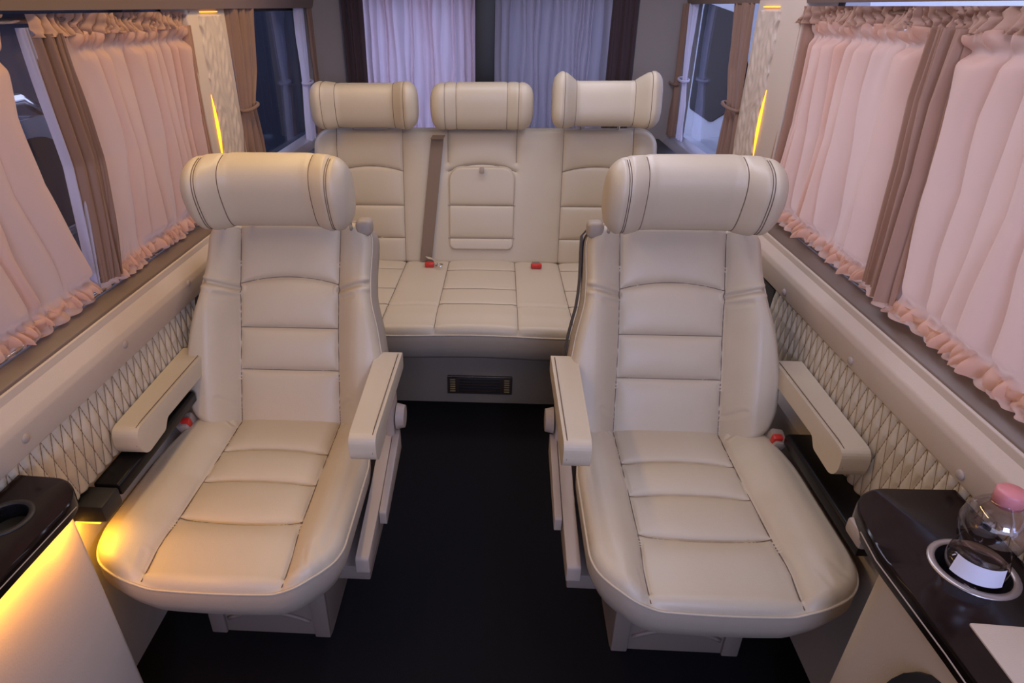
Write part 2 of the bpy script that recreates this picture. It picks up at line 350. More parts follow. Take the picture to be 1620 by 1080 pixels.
# ------------------------------------------------------------------ front armchairs
def armchair(cx, inner, label, offs):
    """inner = +1 when the aisle is on the +x side"""
    A0 = empty('armchair', (cx, 1.2, 0)); tag(A0, label, 'seat', 'front captain seats')
    Y0 = 1.2
    # cushion: pad y 0 at front (world .925), length .56
    hwf = lambda y: .985+.015*sstep(-.05, .12, y)-.16*sstep(.32, .56, y)
    def Hc(x, y):
        ax = abs(x); b = .026*sstep(.12, .21, ax)-.012*sstep(.22, .27, ax)
        return b-.014*sstep(.10, -.02, y)-.010*sstep(.20, .27, ax)*sstep(.10, -.01, y)-.006*np.cos(x/.27*PI/2)*0
    seams = [[(-.143, .575), (-.143, .30), (-.146, .12), (-.152, .05), (-.150, -.03)], [(.143, .575), (.143, .30), (.146, .12), (.152, .05), (.150, -.03)],
             arc(-.143, .143, .395, .012), arc(-.143, .143, .272, .008), arc(-.144, .144, .145, -.012)]
    def fc(P): return np.stack([P[:, 0]-inner*.014*sstep(.15, .25, abs(P[:, 0])), P[:, 1]+.925-Y0, P[:, 2]+.448], -1)
    cr = [([(.155, .50), (.20, .515)], .0035, .006), ([(-.155, .50), (-.20, .515)], .0035, .006),
          ([(-.165, .03), (-.16, -.01)], .002, .005), ([(.19, .04), (.20, 0)], .0012, .006), ([(.215, .055), (.232, .02)], .0012, .006)]
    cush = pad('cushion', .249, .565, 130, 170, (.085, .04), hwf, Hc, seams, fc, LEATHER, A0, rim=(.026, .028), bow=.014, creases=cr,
               skirt=[(0, 0), (.003, -.010), (.003, -.04), (-.014, -.082), (-.035, -.100), (-.06, -.105)], mskirt=LEATHER_SHADED, topname='seat_cushion')
    # backrest: pad y = up the back
    bx, by, bz = 0, 1.445-Y0, .44; L = .545; ux, uz = .22/.546, .5/.546
    def fb(P):
        x, v, h = P[:, 0], P[:, 1], P[:, 2]
        hh = h+.012*np.sin(np.clip(v/L, 0, 1)*PI)
        return np.stack([x, by+v*ux-hh*uz, bz+v*uz+hh*ux], -1)
    def hwb(y):
        yy = np.array([-.05, 0, .03, .08, .16, .27, .35, .42, .50, .56]); ww = np.array([.80, .85, .95, 1.02, 1.03, .96, .875, .85, .85, .84])
        return np.interp(y, yy, ww)
    yy_ = np.linspace(-.1, .65, 400)
    kern = np.hanning(41); kern /= kern.sum(); wsm = np.convolve(np.pad(hwb(yy_), 20, mode='edge'), kern, 'valid')
    hwb2 = lambda y: np.interp(y, yy_, wsm)
    def Hb(x, y):
        ax = abs(x)
        return .050*sstep(.13, .215, ax)*sstep(.52, .30, y)*1.0+.012*sstep(.13, .19, ax)-.016*sstep(.23, .30, ax)
    sb = [[(-.143, -.01), (-.139, .27), (-.142, .55)], [(.143, -.01), (.139, .27), (.142, .55)],
          arc(-.14, .14, .393, .020), [(-.139, .27), (.139, .27)], [(-.139, .150), (.139, .150)]]
    crb = [([(-.145, .378), (-.20, .392), (-.235, .398)], .010, .007), ([(.145, .378), (.20, .392), (.235, .398)], .010, .007),
           ([(-.15, .355), (-.19, .362)], .003, .006), ([(.15, .355), (.19, .362)], .003, .006),
           ([(-.15, .05), (-.185, .075)], .003, .006), ([(.15, .05), (.185, .075)], .003, .006)]
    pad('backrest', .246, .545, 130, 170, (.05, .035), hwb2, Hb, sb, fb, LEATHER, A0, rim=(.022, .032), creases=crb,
        skirt=[(0, 0), (.006, -.012), (.008, -.05), (.004, -.095), (-.015, -.115), (-.05, -.12)], mskirt=LEATHER_SHADED, topname='backrest', pipe_r=.0022)
    # head rest + posts
    headrest(A0, inner*.006, 1.592-Y0, 1.066, w=.210, h=.094, d=.066, wing=.040, tilt=math.radians(20), wx=.085, seams=(.112, .160, .166))
    for sx in (-1, 1):
        tube('headrest_post', [(sx*.10, 1.70-Y0, .90), (sx*.10, 1.665-Y0, 1.05)], .006, CHROME, A0, seg=10)
        tube('headrest_post', [(sx*.178, 1.665-Y0, .93), (sx*.178, 1.635-Y0, 1.0)], .005, CHROME, A0, seg=10)
    box('belt_guide', (inner*.212, 1.675-Y0, .945), (.045, .05, .045), LEATHER_SHADED, A0, .014, 3)
    # armrests
    for sx in (-1, 1):
        def aprof(f):
            return round_poly([(1.118, .595+f), (1.118, .650+f), (1.51, .655+f), (1.51, .605+f), (1.245, .602+f), (1.225, .578+f), (1.14, .572+f)],
                              [.022, .026, .012, .012, .008, .008, .03], 6)
        pr = [(y-Y0, z-.010) for y, z in aprof(0)]
        c0 = offs[sx]
        def taper(co, c0=c0): 
            t = (co.y-(1.118-Y0))/.392; co.x = c0+(co.x-c0)*(.88+.16*t); 
            co.x += -sx*.008*(1-t)*0; return co
        ar = prism('armrest', pr, 0, c0-.0345, c0+.0345, LEATHER, A0, bev=.013, seg=5, fn=taper)
        for m_ in ar.data.polygons: m_.use_smooth = True
        P = [(c0+inner*.0255*(.88+.16*(y-1.1)/.4), y-Y0, z-.0088) for y, z in [(1.1185, .605), (1.122, .635), (1.135, .6485), (1.16, .6515), (1.3, .6535), (1.49, .6558)]]
        tube('stitching', P, .0011, THREAD, ar, seg=4)
        box('armrest_bracket', (c0, 1.385-Y0, .593), (.038, .26, .034), PLASTIC_D if sx != inner else PLASTIC, A0, .008)
        if sx != inner: continue
        # hinge knob at the back foot of the armrest
        bm = bmesh.new(); bmesh.ops.create_cone(bm, cap_ends=True, segments=28, radius1=.036, radius2=.031, depth=.022, matrix=Matrix.Translation((sx*.325, 1.43-Y0, .485)) @ Matrix.Rotation(sx*PI/2, 4, 'Y'))
        sharp(from_bm('pivot_knob', bm, PLASTIC, A0))
        box('pivot_bracket', (sx*.298, 1.43-Y0, .50), (.026, .07, .16), PLASTIC, A0, .008)
    # side valances on the aisle side and window side
    for sx in (inner,):
        pv = round_poly([(1.03-Y0, .315), (1.03-Y0, .365), (1.22-Y0, .395), (1.50-Y0, .47), (1.53-Y0, .33)], .01, 3)
        prism('side_valance', pv, 0, sx*.270, sx*.302, PLASTIC, A0, bev=.004)
        pv = round_poly([(1.16-Y0, .345), (1.16-Y0, .385), (1.42-Y0, .45), (1.42-Y0, .385)], .006, 3)
        prism('adjuster_lever', pv, 0, sx*.304, sx*.322, PLASTIC, A0, bev=.004)
        prism('lower_trim', [(1.05-Y0, .275), (1.05-Y0, .318), (1.5-Y0, .335), (1.5-Y0, .275)], 0, sx*.20, sx*.296, PLASTIC_D, A0, bev=.003)
    # base frame and pedestal
    box('seat_frame', (0, 1.24-Y0, .325), (.40, .46, .06), PLASTIC_D, A0, .01)
    ped = box('pedestal', (.0, 1.30-Y0, .155), (.325, .40, .31), PLASTIC_D, A0, .006)
    for sx in (-1, 1): box('pedestal_rib', (sx*.140, 1.098-Y0, .15), (.042, .014, .295), PLASTIC_D, ped, .004)
    tube('pedestal_arch', [(x, 1.098-Y0, .055+.03*(1-(x/.11)**2)) for x in np.linspace(-.11, .11, 15)], .006, PLASTIC_D, ped, seg=6)
    # seat belt buckle between seat and wall
    bx_ = -inner*.262
    bk = box('belt_buckle', (bx_, 1.395-Y0, .455), (.034, .05, .07), PLASTIC, A0, .006, M=Matrix.Rotation(math.radians(20), 3, 'X') @ Matrix.Rotation(math.radians(-inner*12), 3, 'Y'))
    box('release_button', (bx_-inner*(-.003), 1.376-Y0, .482), (.024, .016, .028), RED, bk, .003, M=Matrix.Rotation(math.radians(20), 3, 'X'))
    # belt strap down the aisle side of the back
    if inner < 0:
        P = [(inner*.215, 1.70-Y0, .955)]
        for v in np.linspace(.54, .02, 14):
            P.append((inner*(.246*float(hwb2(v))+.034), by+v*ux+.055*uz, bz+v*uz-.055*ux))
        strap('seat_belt', P, (0, 1, -.42), .045, .003, BELTD, A0)
    return A0
armchair(-.589, 1, 'cream leather armchair left of the aisle, its front corner lit amber', {1: .290, -1: -.254})
armchair(.466, -1, 'cream leather armchair right of the aisle, beside the table with the bottle', {1: .299, -1: -.289})

# ------------------------------------------------------------------ rear bench
BX = -.085
B0 = empty('rear_bench', (BX, 2.4, 0)); tag(B0, 'wide three-place cream leather bench with three headrests across the rear', 'bench seat')
Y0 = 2.4
def one(y): return np.ones_like(y)
def Hb2(x, y): return -.012*sstep(.08, 0, y)+.004*np.cos(x*9)
sm = []
for x in (-.352, -.152, .152, .352): sm.append([(x*1.02, -.02), (x, .3), (x*.985, .66)])
sm += [[(-.72, .17), (-.352, .17)], [(-.352, .55), (-.72, .55)], [(-.72, .33), (-.352, .33)], [(.352, .17), (.72, .17)], [(.352, .33), (.72, .33)], [(.352, .55), (.72, .55)],
       [(-.152, .17), (.152, .17)], [(-.152, .32), (.152, .32)], [(-.152, .53), (.152, .53)]]
crs = [([(-.352, .16), (-.152, .16)], .003, .012), ([(.352, .16), (.152, .16)], .003, .012)]
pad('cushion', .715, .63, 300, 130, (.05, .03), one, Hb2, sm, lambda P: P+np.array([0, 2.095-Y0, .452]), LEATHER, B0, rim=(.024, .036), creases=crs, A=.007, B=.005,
    skirt=[(0, 0), (.004, -.012), (.002, -.05), (-.004, -.09), (-.03, -.112), (-.07, -.125)], mskirt=LEATHER_SHADED, topname='seat_cushion')
u1, u2 = .08/.546, .54/.546
def fbb(P): return np.stack([P[:, 0], 2.725-Y0+P[:, 1]*u1-P[:, 2]*u2, .455+P[:, 1]*u2+P[:, 2]*u1], -1)
def Hbb(x, y):
    ax = abs(x); return .022*sstep(.62, .67, ax)*sstep(.56, .45, y)-.014*sstep(.145, .155, ax)*sstep(.355, .345, ax)*0-.01*sstep(.5, .57, y)
sb = [[(-.350, -.02), (-.350, .58)], [(.345, -.02), (.345, .58)], [(-.152, .43), (-.152, .58)], [(.145, .43), (.145, .58)],
      [(-.640, -.02), (-.640, .58)], [(.640, -.02), (.640, .58)]]
for a, b in ((-.640, -.350), (.345, .640)): sb += [arc(a, b, .392, .022), [(a, .244), (b, .244)], [(a, .099), (b, .099)]]
sb += [arc(-.152, .145, .392, .032)]
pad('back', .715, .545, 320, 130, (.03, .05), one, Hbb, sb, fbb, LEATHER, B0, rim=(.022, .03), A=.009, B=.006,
    skirt=[(0, 0), (.006, -.02), (.004, -.10), (-.03, -.13)], mskirt=LEATHER_SHADED, topname='backrest')
# fold down centre panel
def fpp(P): return fbb(np.stack([P[:, 0]-.0035, P[:, 1]+.058, P[:, 2]], -1))
hwp = lambda y: one(y)
fp = pad('flap', .136, .345, 70, 100, (.02, .05), one, lambda x, y: .012+0*x+.0*y+.014*(1-(x/.14)**2)*sstep(.3, .36, y)*0, [[(-.15, .19), (.15, .19)], [(-.15, .044), (.15, .044)]], fpp, LEATHER, B0,
         rim=(.009, .014), A=.006, B=.006, skirt=[(0, 0), (-.002, -.012)], mskirt=THREAD, topname='centre_armrest', sa=.02)
box('pull_tab', (-.003, 2.725-Y0+.405*u1-.032, .455+.405*u2), (.020, .010, .026), PLASTIC, fp, .003)
hl = headrest(B0, -.574+.085, 2.785-Y0, 1.116, w=.222, h=.088, d=.058, wing=.05, tilt=math.radians(6), rise=.014, wx=.10, seams=(.118, .168))
headrest(B0, -.090+.085, 2.785-Y0, 1.114, w=.212, h=.093, d=.056, wing=.012, tilt=math.radians(4), wx=.09, seams=(.105, .152))
hr_ = headrest(B0, .410+.085, 2.785-Y0, 1.122, w=.216, h=.088, d=.056, wing=.07, tilt=math.radians(-12), rise=.046, wx=.10, seams=(.118, .168))
for x in (-.49, -.005, .495):
    for sx in (-1, 1): tube('headrest_post', [(x+sx*.08, 2.85-Y0, .95), (x+sx*.08, 2.82-Y0, 1.08)], .006, CHROME, B0, seg=10)
strap('seat_belt', [(-.185, 2.76-Y0, 1.0), (-.195, 2.762-Y0, .985)]+[(-.195-.060*t, (2.725+(.545*(1-t))*u1-.016)-Y0, .455+.535*(1-t)*u2) for t in np.linspace(0, 1, 9)], (1, 0, 0), .054, .003, BELT, B0)
for x, w in ((-.231, .030), (.244, .036)):
    b = box('belt_buckle', (x, 2.665-Y0, .455), (w, .05, .022), PLASTIC_D, B0, .004)
    box('release_button', (x, 2.648-Y0, .462), (w+.012, .022, .02), RED, b, .004)
tube('belt_tongue', [(-.195, 2.65-Y0, .464), (-.170, 2.63-Y0, .470), (-.178, 2.61-Y0, .466), (-.20, 2.63-Y0, .464)], .003, CHROME, B0, True, 6)
strap('belt_strap', [(-.25, 2.70-Y0, .475), (-.225, 2.68-Y0, .478), (-.195, 2.655-Y0, .468)], (.5, -1, 0), .03, .003, LEATHER, B0)
BOXM = mat('taupe_bench_vinyl', (.27, .205, .14), .7, bump=[(240, .5, .001)])
bxp = box('bench_box', (0, 2.60-Y0, .165), (1.46, .72, .33), BOXM, B0, .004)
# heater vent on the bench box
V0 = empty('heater_vent', (-.075, 2.237, .093)); tag(V0, 'flat brown heater grille with gold louvre ends on the box under the rear bench', 'vent')
box('vent_frame', (0, -.004, 0), (.268, .012, .084), VENTM, V0, .003)
box('top_edge', (0, -.011, .041), (.268, .006, .004), CHROME, V0, .001)
for sx in (-1, 1):
    for k in range(6): box('gold_louvre', (sx*.112, -.012, -.027+k*.0108), (.022, .005, .0055), GOLD, V0, .001)
for k in range(5): box('slat', (0, -.011, -.028+k*.0135), (.17, .006, .004), BLACKM, V0, .001)

# ------------------------------------------------------------------ shell
YF, YB = -2.3, 3.5
fl = box('floor', (-.06, .6, -.02), (1.95, 5.9, .04), CARPET, None, 0); struct(fl)
ce = box('ceiling', (-.06, .6, 1.93), (1.95, 5.9, .04), CEIL, None, 0); struct(ce)
def shell_side(nm, sg, xs, zs, y0=.0, y1=YB):
    """lower wall only: profile polygon extruded along y"""
    return None
# left lower wall, right lower wall
struct(prism('wall_left', [(-.905, 0), (-.905, .545), (-.912, .56), (-.912, .86), (-.965, .88), (-1.03, .88), (-1.03, 0)], 1, YF, YB, WALLB))
struct(prism('wall_right', [(.785, 0), (.785, .49), (.836, .51), (.836, .84), (.885, .86), (.95, .86), (.95, 0)], 1, YF, YB, WALLB))
struct(prism('wall_left_upper', [(-.91, 1.480), (-.88, 1.62), (-.80, 1.95), (-1.03, 1.95), (-1.03, 1.480)], 1, YF, YB, BROWN))
struct(prism('wall_right_upper', [(.83, 1.482), (.80, 1.62), (.72, 1.95), (.95, 1.95), (.95, 1.482)], 1, YF, YB, BROWN))
# window side rails with cap screws
def rail(name, prof, y0, y1, caps, xs, label):
    r = prism(name, prof, 1, y0, y1, RAIL, None, bev=.004, seg=3); tag(r, label, 'trim rail')
    for y, z in caps:
        bm = bmesh.new(); bmesh.ops.create_uvsphere(bm, u_segments=16, v_segments=10, radius=.0095); bmesh.ops.scale(bm, vec=(.5, 1, 1), verts=bm.verts)
        bmesh.ops.translate(bm, vec=(xs, y, z), verts=bm.verts); from_bm('screw_cap', bm, PLASTIC, r, True)
    return r
rail('side_rail', [(-.898, .745), (-.876, .743), (-.872, .80), (-.876, .815), (-.905, .853), (-.905, .862), (-.898, .862)], -.4, 2.02, [(.903, .778), (1.256, .787), (1.597, .80)], -.873, 'beige vinyl rail with round screw caps under the left window curtains')
rail('side_rail', [(.823, .743), (.803, .741), (.799, .80), (.803, .815), (.832, .843), (.832, .852), (.823, .852)], -.4, 2.02, [(.906, .759), (1.301, .761), (1.69, .762)], .80, 'beige vinyl rail with round screw caps under the right window curtains')
struct(prism('trim_1', [(-.903, .860), (-.905, .867), (-.94, .884), (-.965, .884), (-.965, .86)], 1, -.4, 2.02, BROWN, bev=.002))
struct(prism('trim_2', [(.826, .845), (.830, .855), (.86, .878), (.885, .878), (.885, .845)], 1, -.4, 2.02, BROWN, bev=.002))
struct(box('wall_front', (-.06, -2.33, .52), (1.95, .06, 1.04), BLACKM, None, .005))
struct(box('wall_front_upper', (-.06, -2.33, 1.84), (1.95, .06, .18), BLACKM, None, .005))
# quilted panels
def quilt(name, sg, xf, y0, y1, z0, z1, label):
    ny, nz = int((y1-y0)/.0028), int((z1-z0)/.0028); Yg, Zg = np.meshgrid(np.linspace(y0, y1, ny), np.linspace(z0, z1, nz), indexing='ij')
    w = .0315; a = (Yg-1.1+.27*(Zg-.742))/w; b = (Yg-1.1-.27*(Zg-.742))/w
    d = np.minimum(abs(a-np.round(a)), abs(b-np.round(b))); h = .0075*(1-np.exp(-d/.22))-.002
    X = xf-sg*0+(-sg)*h
    V = np.stack([X, Yg, Zg], -1).reshape(-1, 3); idx = np.arange(ny*nz).reshape(ny, nz)
    Fc = list(np.stack([idx[:-1, :-1], idx[1:, :-1], idx[1:, 1:], idx[:-1, 1:]], -1).reshape(-1, 4))
    per = np.concatenate([idx[:-1, 0], idx[-1, :-1], idx[:0:-1, -1], idx[0, :0:-1]]); n = len(V); B = V[per].copy(); B[:, 0] = xf+sg*.022
    V = np.concatenate([V, B]); k = len(per)
    Fc += [(per[i], per[(i+1) % k], n+(i+1) % k, n+i) for i in range(k)]
    o = mesh(name, V, Fc, LEATHER, None, fix=True); tag(o, label, 'wall panel')
    lines = []; tv = []; tf = []
    for s_ in (1, -1):
        for k in range(-60, 60):
            # y = 1.1 + k*w - s*.27*(z-.742)
            pts = []
            for z in np.linspace(z0+.002, z1-.002, 9):
                y = 1.1+k*w-s_*.27*(z-.742)
                if y0 < y < y1: pts.append((xf-sg*(-.0012), y, z))
            if len(pts) < 2: continue
            b0 = len(tv); r_ = .0007
            for p in pts:
                for aa, bb in ((-1, -1), (1, -1), (1, 1), (-1, 1)): tv.append((p[0]+bb*r_, p[1]+aa*r_, p[2]))
            for i in range(len(pts)-1):
                for q in range(4): tf.append((b0+i*4+q, b0+i*4+(q+1) % 4, b0+(i+1)*4+(q+1) % 4, b0+(i+1)*4+q))
    mesh('stitching', tv, tf, THREAD_Q, o, False)
    return o
quilt('quilted_panel', -1, -.884, .30, 1.63, .566, .742, 'diamond quilted cream leather wall panel beside the left armchair')
quilt('quilted_panel', 1, .809, .30, 1.76, .512, .740, 'diamond quilted cream leather wall panel beside the right armchair')
# dark pockets behind the panels
struct(box('trim_3', (-.893, 1.83, .65), (.012, .38, .19), BLACKM, None, .001))
struct(box('trim_4', (.814, 1.90, .62), (.012, .26, .23), BLACKM, None, .001))
# glossy black ledges
def ledge(xi, xo, z, y0, y1, label):
    o = prism('side_ledge', [(xi, z-.030), (xi, z-.006), (xi+(xo-xi)*.1, z), (xo, z), (xo, z-.030)], 1, y0, y1, LEDGE, None, bev=.003, seg=2); tag(o, label, 'ledge')
    return o
ledge(-.822, -.882, .562, 1.03, 1.41, 'narrow glossy black ledge below the left quilted panel')
ledge(.735, .808, .512, .98, 1.36, 'narrow glossy black ledge below the right quilted panel')
box_l = box('ledge_end_block', (-.866, .995, .535), (.084, .066, .045), BLACKM, None, .006); tag(box_l, 'short black block joining left ledge to the left corner table', 'trim block')

# pillars with wavy inserts and amber strip
def pillar(n, sg, xf, y0, y1, label, lensy):
    p = prism('trim_%d' % n, [(xf, .86), (xf, 1.55), (xf+sg*.09, 1.55), (xf+sg*.09, .86)], 1, y0, y1, RAIL, None, bev=.006, seg=3); struct(p)
    e = empty('pillar_panel', (xf, (y0+y1)/2, 1.2)); tag(e, label, 'wall panel')
    yc = (y0+y1)/2; Zg = np.linspace(-.30, .262, 150); Yg = np.linspace(-.5, .5, 40)
    V = []
    for z in Zg:
        wob = .006*math.sin(z*38)+.004*math.sin(z*91+1)
        for k in Yg:
            y = lensy[0]+.003+(lensy[1]-lensy[0])*(k+.5)-yc
            y += abs(wob)*(.5-k)
            h = .006+.0012*math.sin(z*120+4*math.sin(k*9)+k*7)+.0012*math.sin(k*34+3*math.sin(z*26))
            V.append((-sg*h, y, z))
    nz, ny = len(Zg), len(Yg); idx = np.arange(nz*ny).reshape(nz, ny)
    Fc = list(np.stack([idx[:-1, :-1], idx[1:, :-1], idx[1:, 1:], idx[:-1, 1:]], -1).reshape(-1, 4))
    per = np.concatenate([idx[:-1, 0], idx[-1, :-1], idx[:0:-1, -1], idx[0, :0:-1]]); nV = len(V); V = np.array(V); B = V[per].copy(); B[:, 0] = sg*.003
    V = np.concatenate([V, B]); k = len(per); Fc += [(per[i], per[(i+1) % k], nV+(i+1) % k, nV+i) for i in range(k)]
    mesh('wavy_insert', V, Fc, RAIL, e, fix=True)
    # lens shaped glowing slit along the near edge
    V = []; zs = np.linspace(-.17, .04, 24)
    for i, z in enumerate(zs):
        t = i/23; wd = .0026*math.sin(PI*t)**1.3+.0001; y = lensy[0]-yc-.004
        for a, b in ((-1, 0), (1, 0), (1, 1), (-1, 1)): V.append((-sg*(.0015+.0065*math.sin(PI*t))*b, y+a*wd, z))
    Fc = [(i*4+q, i*4+(q+1) % 4, (i+1)*4+(q+1) % 4, (i+1)*4+q) for i in range(23) for q in range(4)]
    mesh('led_slit', V, Fc, AMBER, e, fix=True)
    box('led_slit', (-sg*.002, (lensy[0]+lensy[1])/2-yc, .272), (.006, (lensy[1]-lensy[0])*.75, .0025), AMBER, e, 0)
    return e
pillar(5, -1, -.925, 2.02, 2.30, 'wavy beige insert with thin amber light slit on the left pillar', (2.085, 2.25))
pillar(6, 1, .828, 2.03, 2.40, 'wavy beige insert with short amber light slit on the right pillar', (2.19, 2.36))

# windows: frames and glass
def win(n, x, y0, y1, z0, z1, sg, fm=BLACKM, fw_=.03):
    e = empty('window_%d' % n, (x, (y0+y1)/2, (z0+z1)/2)); e['kind'] = 'structure'
    hy, hz = (y1-y0)/2, (z1-z0)/2
    bm = bmesh.new()
    for c, d in (((0, 0, hz-fw_/2), (.02, 2*hy, fw_)), ((0, 0, -hz+fw_/2), (.02, 2*hy, fw_)), ((0, hy-fw_/2, 0), (.02, fw_, 2*hz)), ((0, -hy+fw_/2, 0), (.02, fw_, 2*hz))): bm_box(bm, c, d, .002, 1)
    from_bm('window_frame', bm, fm, e)
    box('glass_pane', (0, 0, 0), (.005, 2*hy-.02, 2*hz-.02), GLASS, e, 0)
    return e
win(1, -1.01, -.20, 2.05, .88, 1.52, -1)
win(2, .925, -.20, 2.06, .86, 1.52, 1)
w3 = win(3, -.985, 2.32, 3.30, .88, 1.50, -1)
w4 = win(4, .885, 2.42, 3.40, .87, 1.52, 1)
struct(prism('trim_7', [(-.90, .88), (-.93, .915), (-.975, .93), (-.975, .86), (-.90, .86)], 1, 2.30, 3.42, mat('silver_sill', (.42, .40, .44), .3, metal=.4), bev=.003))
struct(prism('trim_8', [(.80, .87), (.825, .90), (.875, .915), (.875, .85), (.80, .85)], 1, 2.40, 3.42, bpy.data.materials['silver_sill'], bev=.003))
# dark parcel area behind bench, corner pillars, rear doors
struct(box('trim_9', (-.075, 3.16, .86), (1.72, .62, .05), BLACKM, None, .005))
struct(prism('trim_10', [(-1.0, 3.30), (-.945, 3.30), (-.80, 3.40), (-.80, 3.50), (-1.0, 3.50)], 2, .80, 1.95, TAUPE))
struct(prism('trim_11', [(.90, 3.33), (.80, 3.33), (.625, 3.40), (.625, 3.50), (.90, 3.50)], 2, .80, 1.95, TAUPE))
def rear_door(n, x0, x1):
    e = empty('door_%d' % n, ((x0+x1)/2, 3.5, 0)); e['kind'] = 'structure'; hx = (x1-x0)/2
    box('lower_panel', (0, 0, .45), (2*hx, .06, .9), BLACKM, e, .004)
    bm = bmesh.new()
    for c, d in (((0, 0, 1.75), (2*hx, .06, .36)), ((-hx+.035, 0, 1.25), (.07, .06, .75)), ((hx-.035, 0, 1.25), (.07, .06, .75))): bm_box(bm, c, d, .003, 1)
    from_bm('window_frame', bm, BLACKM, e)
    box('glass_pane', (0, .01, 1.25), (2*hx-.10, .005, .76), GLASS if n == 1 else TINT, e, 0)
    return e
rear_door(1, -.80, -.09); rear_door(2, -.086, .625)
struct(box('trim_12', (-.10, 3.445, 1.30), (.10, .03, 1.25), BLACKM, None, .004))

# ------------------------------------------------------------------ curtains
def cloth(name, fmap, ufn, z0, z1, pleats, amp, m, parent=None, seed=0, nu=260, nv=70, gather=True, sharpf=.55, hem=.03, lean=0.0, thick=None, zz=1.0):
    r = np.random.default_rng(seed); U = np.linspace(0, 1, nu); Vv = np.linspace(0, 1, nv)
    # warped pleat phase
    ph = r.uniform(.35, 1.8, pleats); cs = np.concatenate([[0], np.cumsum(ph)]); cs /= cs[-1]
    amps = r.uniform(.35, 1.25, pleats+1)
    V = np.zeros((nv, nu, 3))
    for j, v in enumerate(Vv):
        z = z0+(z1-z0)*v
        sh = np.interp(v, [0, .5, 1], [.0, .004, -.004])*math.sin(seed+1)
        g = np.interp(U+sh+.006*np.sin(v*7+U*21+seed)+.004*np.sin(v*13+U*37), cs, np.arange(pleats+1))
        fr = g-np.floor(g); k = np.clip(np.floor(g).astype(int), 0, pleats-1)
        a = amps[k]*(1-fr)+amps[np.clip(k+1, 0, pleats)]*fr
        mid = .72+.28*abs(2*v-1)**.6
        body = a*amp*mid*(np.abs(np.sin(PI*fr))**sharpf)
        body = body+amp*.35*np.sin(U*17+v*2.2+seed)+amp*.12*np.sin(U*60+v*9+seed)*(abs(2*v-1)**2)
        if gather:
            zt = (z1-z)/hem; zb = (z-z0)/hem; q = max(math.exp(-max(0, zt)**2), math.exp(-max(0, zb)**2))
            rf = np.sin(U*pleats*2*PI*2.6+3*np.sin(U*23+seed)+seed)*(.6+.4*np.sin(U*57))
            pin = max(math.exp(-((zt-1.1)/.45)**2), math.exp(-((zb-1.1)/.45)**2))
            body = body*(1-.75*pin)*(1-.4*q)+q*amp*.55*rf*(1-.6*pin)+.006*q
            zj = z+q*.006*np.sin(U*pleats*2*PI*1.7+seed)*zz
        else: zj = z+0*U
        uu = ufn(U, v)
        V[j, :, 0] = uu; V[j, :, 1] = body; V[j, :, 2] = zj
    P = fmap(V.reshape(-1, 3)); idx = np.arange(nv*nu).reshape(nv, nu)
    Fc = np.stack([idx[:-1, :-1], idx[1:, :-1], idx[1:, 1:], idx[:-1, 1:]], -1).reshape(-1, 4)
    return mesh(name, P, Fc, m, parent)
def side_map(x, sg, lean=0):
    return lambda P: np.stack([x-sg*P[:, 1], P[:, 0], P[:, 2]], -1)
def lerp(a, b, t): return a+(b-a)*t
def piece(a, b):  # edges given at v=0, .5, 1 -> ufn
    def fn(U, v):
        y0 = np.interp(v, [0, .25, .5, .75, 1], a); y1 = np.interp(v, [0, .25, .5, .75, 1], b); return y0+(y1-y0)*U
    return fn
def side_curtain(x, sg, a, b, pleats, seed, label, group, amp=.030, z0=.893, z1=1.468, bands=()):
    e = empty('window_curtain', (0, 0, 0)); tag(e, label, 'curtain', group); mp = side_map(x, sg)
    pa, pb = list(a), list(b)
    for f0, f1, mm in bands:
        if f0[2] <= 0: pa = [lerp(a[i_], b[i_], f1[i_])-.004 for i_ in range(5)]
        else: pb = [lerp(a[i_], b[i_], f0[i_])+.004 for i_ in range(5)]
    cloth('curtain_panel', mp, piece(pa, pb), z0+.012, z1-.035, pleats, amp, CURT, e, seed, gather=True, hem=.028, nu=520, nv=110)
    # gathered brown heading and hem
    cloth('heading', side_map(x-sg*.004, sg), piece([a[4]]*5, [b[4]]*5), z1-.036, z1+.006, pleats*3, amp*.9, CURTH, e, seed+5, nv=10, nu=700, gather=False, sharpf=1)
    cloth('hem', side_map(x-sg*.005, sg), piece([a[0]]*5, [b[0]]*5), z0-.004, z0+.034, pleats*2, amp*.42, CURT, e, seed+9, nv=12, nu=700, gather=False, sharpf=1)
    for q, (f0, f1, mm) in enumerate(bands):
        a2 = [lerp(a[i], b[i], f0[i]) for i in range(5)]; b2 = [lerp(a[i], b[i], f1[i]) for i in range(5)]
        cloth('edge_band', side_map(x-sg*.004, sg), piece(a2, b2), z0+.02, z1-.03, 4 if b2[2]-a2[2] > .06 else 2, amp*.8, mm, e, seed+20+q, nu=60, nv=60, gather=False)
    return e
XL, XR = -.945, .862
side_curtain(XL, -1, [.45]*5, [1.30, 1.27, 1.235, 1.22, 1.235], 12, 3, 'rose pleated curtain on the left window, nearest the camera, left of the gap', 'side window curtains')
side_curtain(XL, -1, [1.315, 1.34, 1.36, 1.345, 1.33], [2.03]*5, 10, 8, 'rose pleated curtain on the left window, right of the gap, with satin lined edge', 'side window curtains',
             bands=[((-.004, -.01, -.015, -.01, -.004), (.10, .11, .115, .11, .10), DRAPE), ((.93,)*5, (1.0,)*5, CURTH)])
cloth('satin_edge', side_map(XL-.002, -1), piece([1.300, 1.318, 1.335, 1.322, 1.315], [1.315, 1.355, 1.385, 1.372, 1.345]), .905, 1.45, 2, .014, LINING, [o for o in COL.objects if o.name.startswith('window_curtain')][-1], 41, nu=50, nv=60, gather=False)
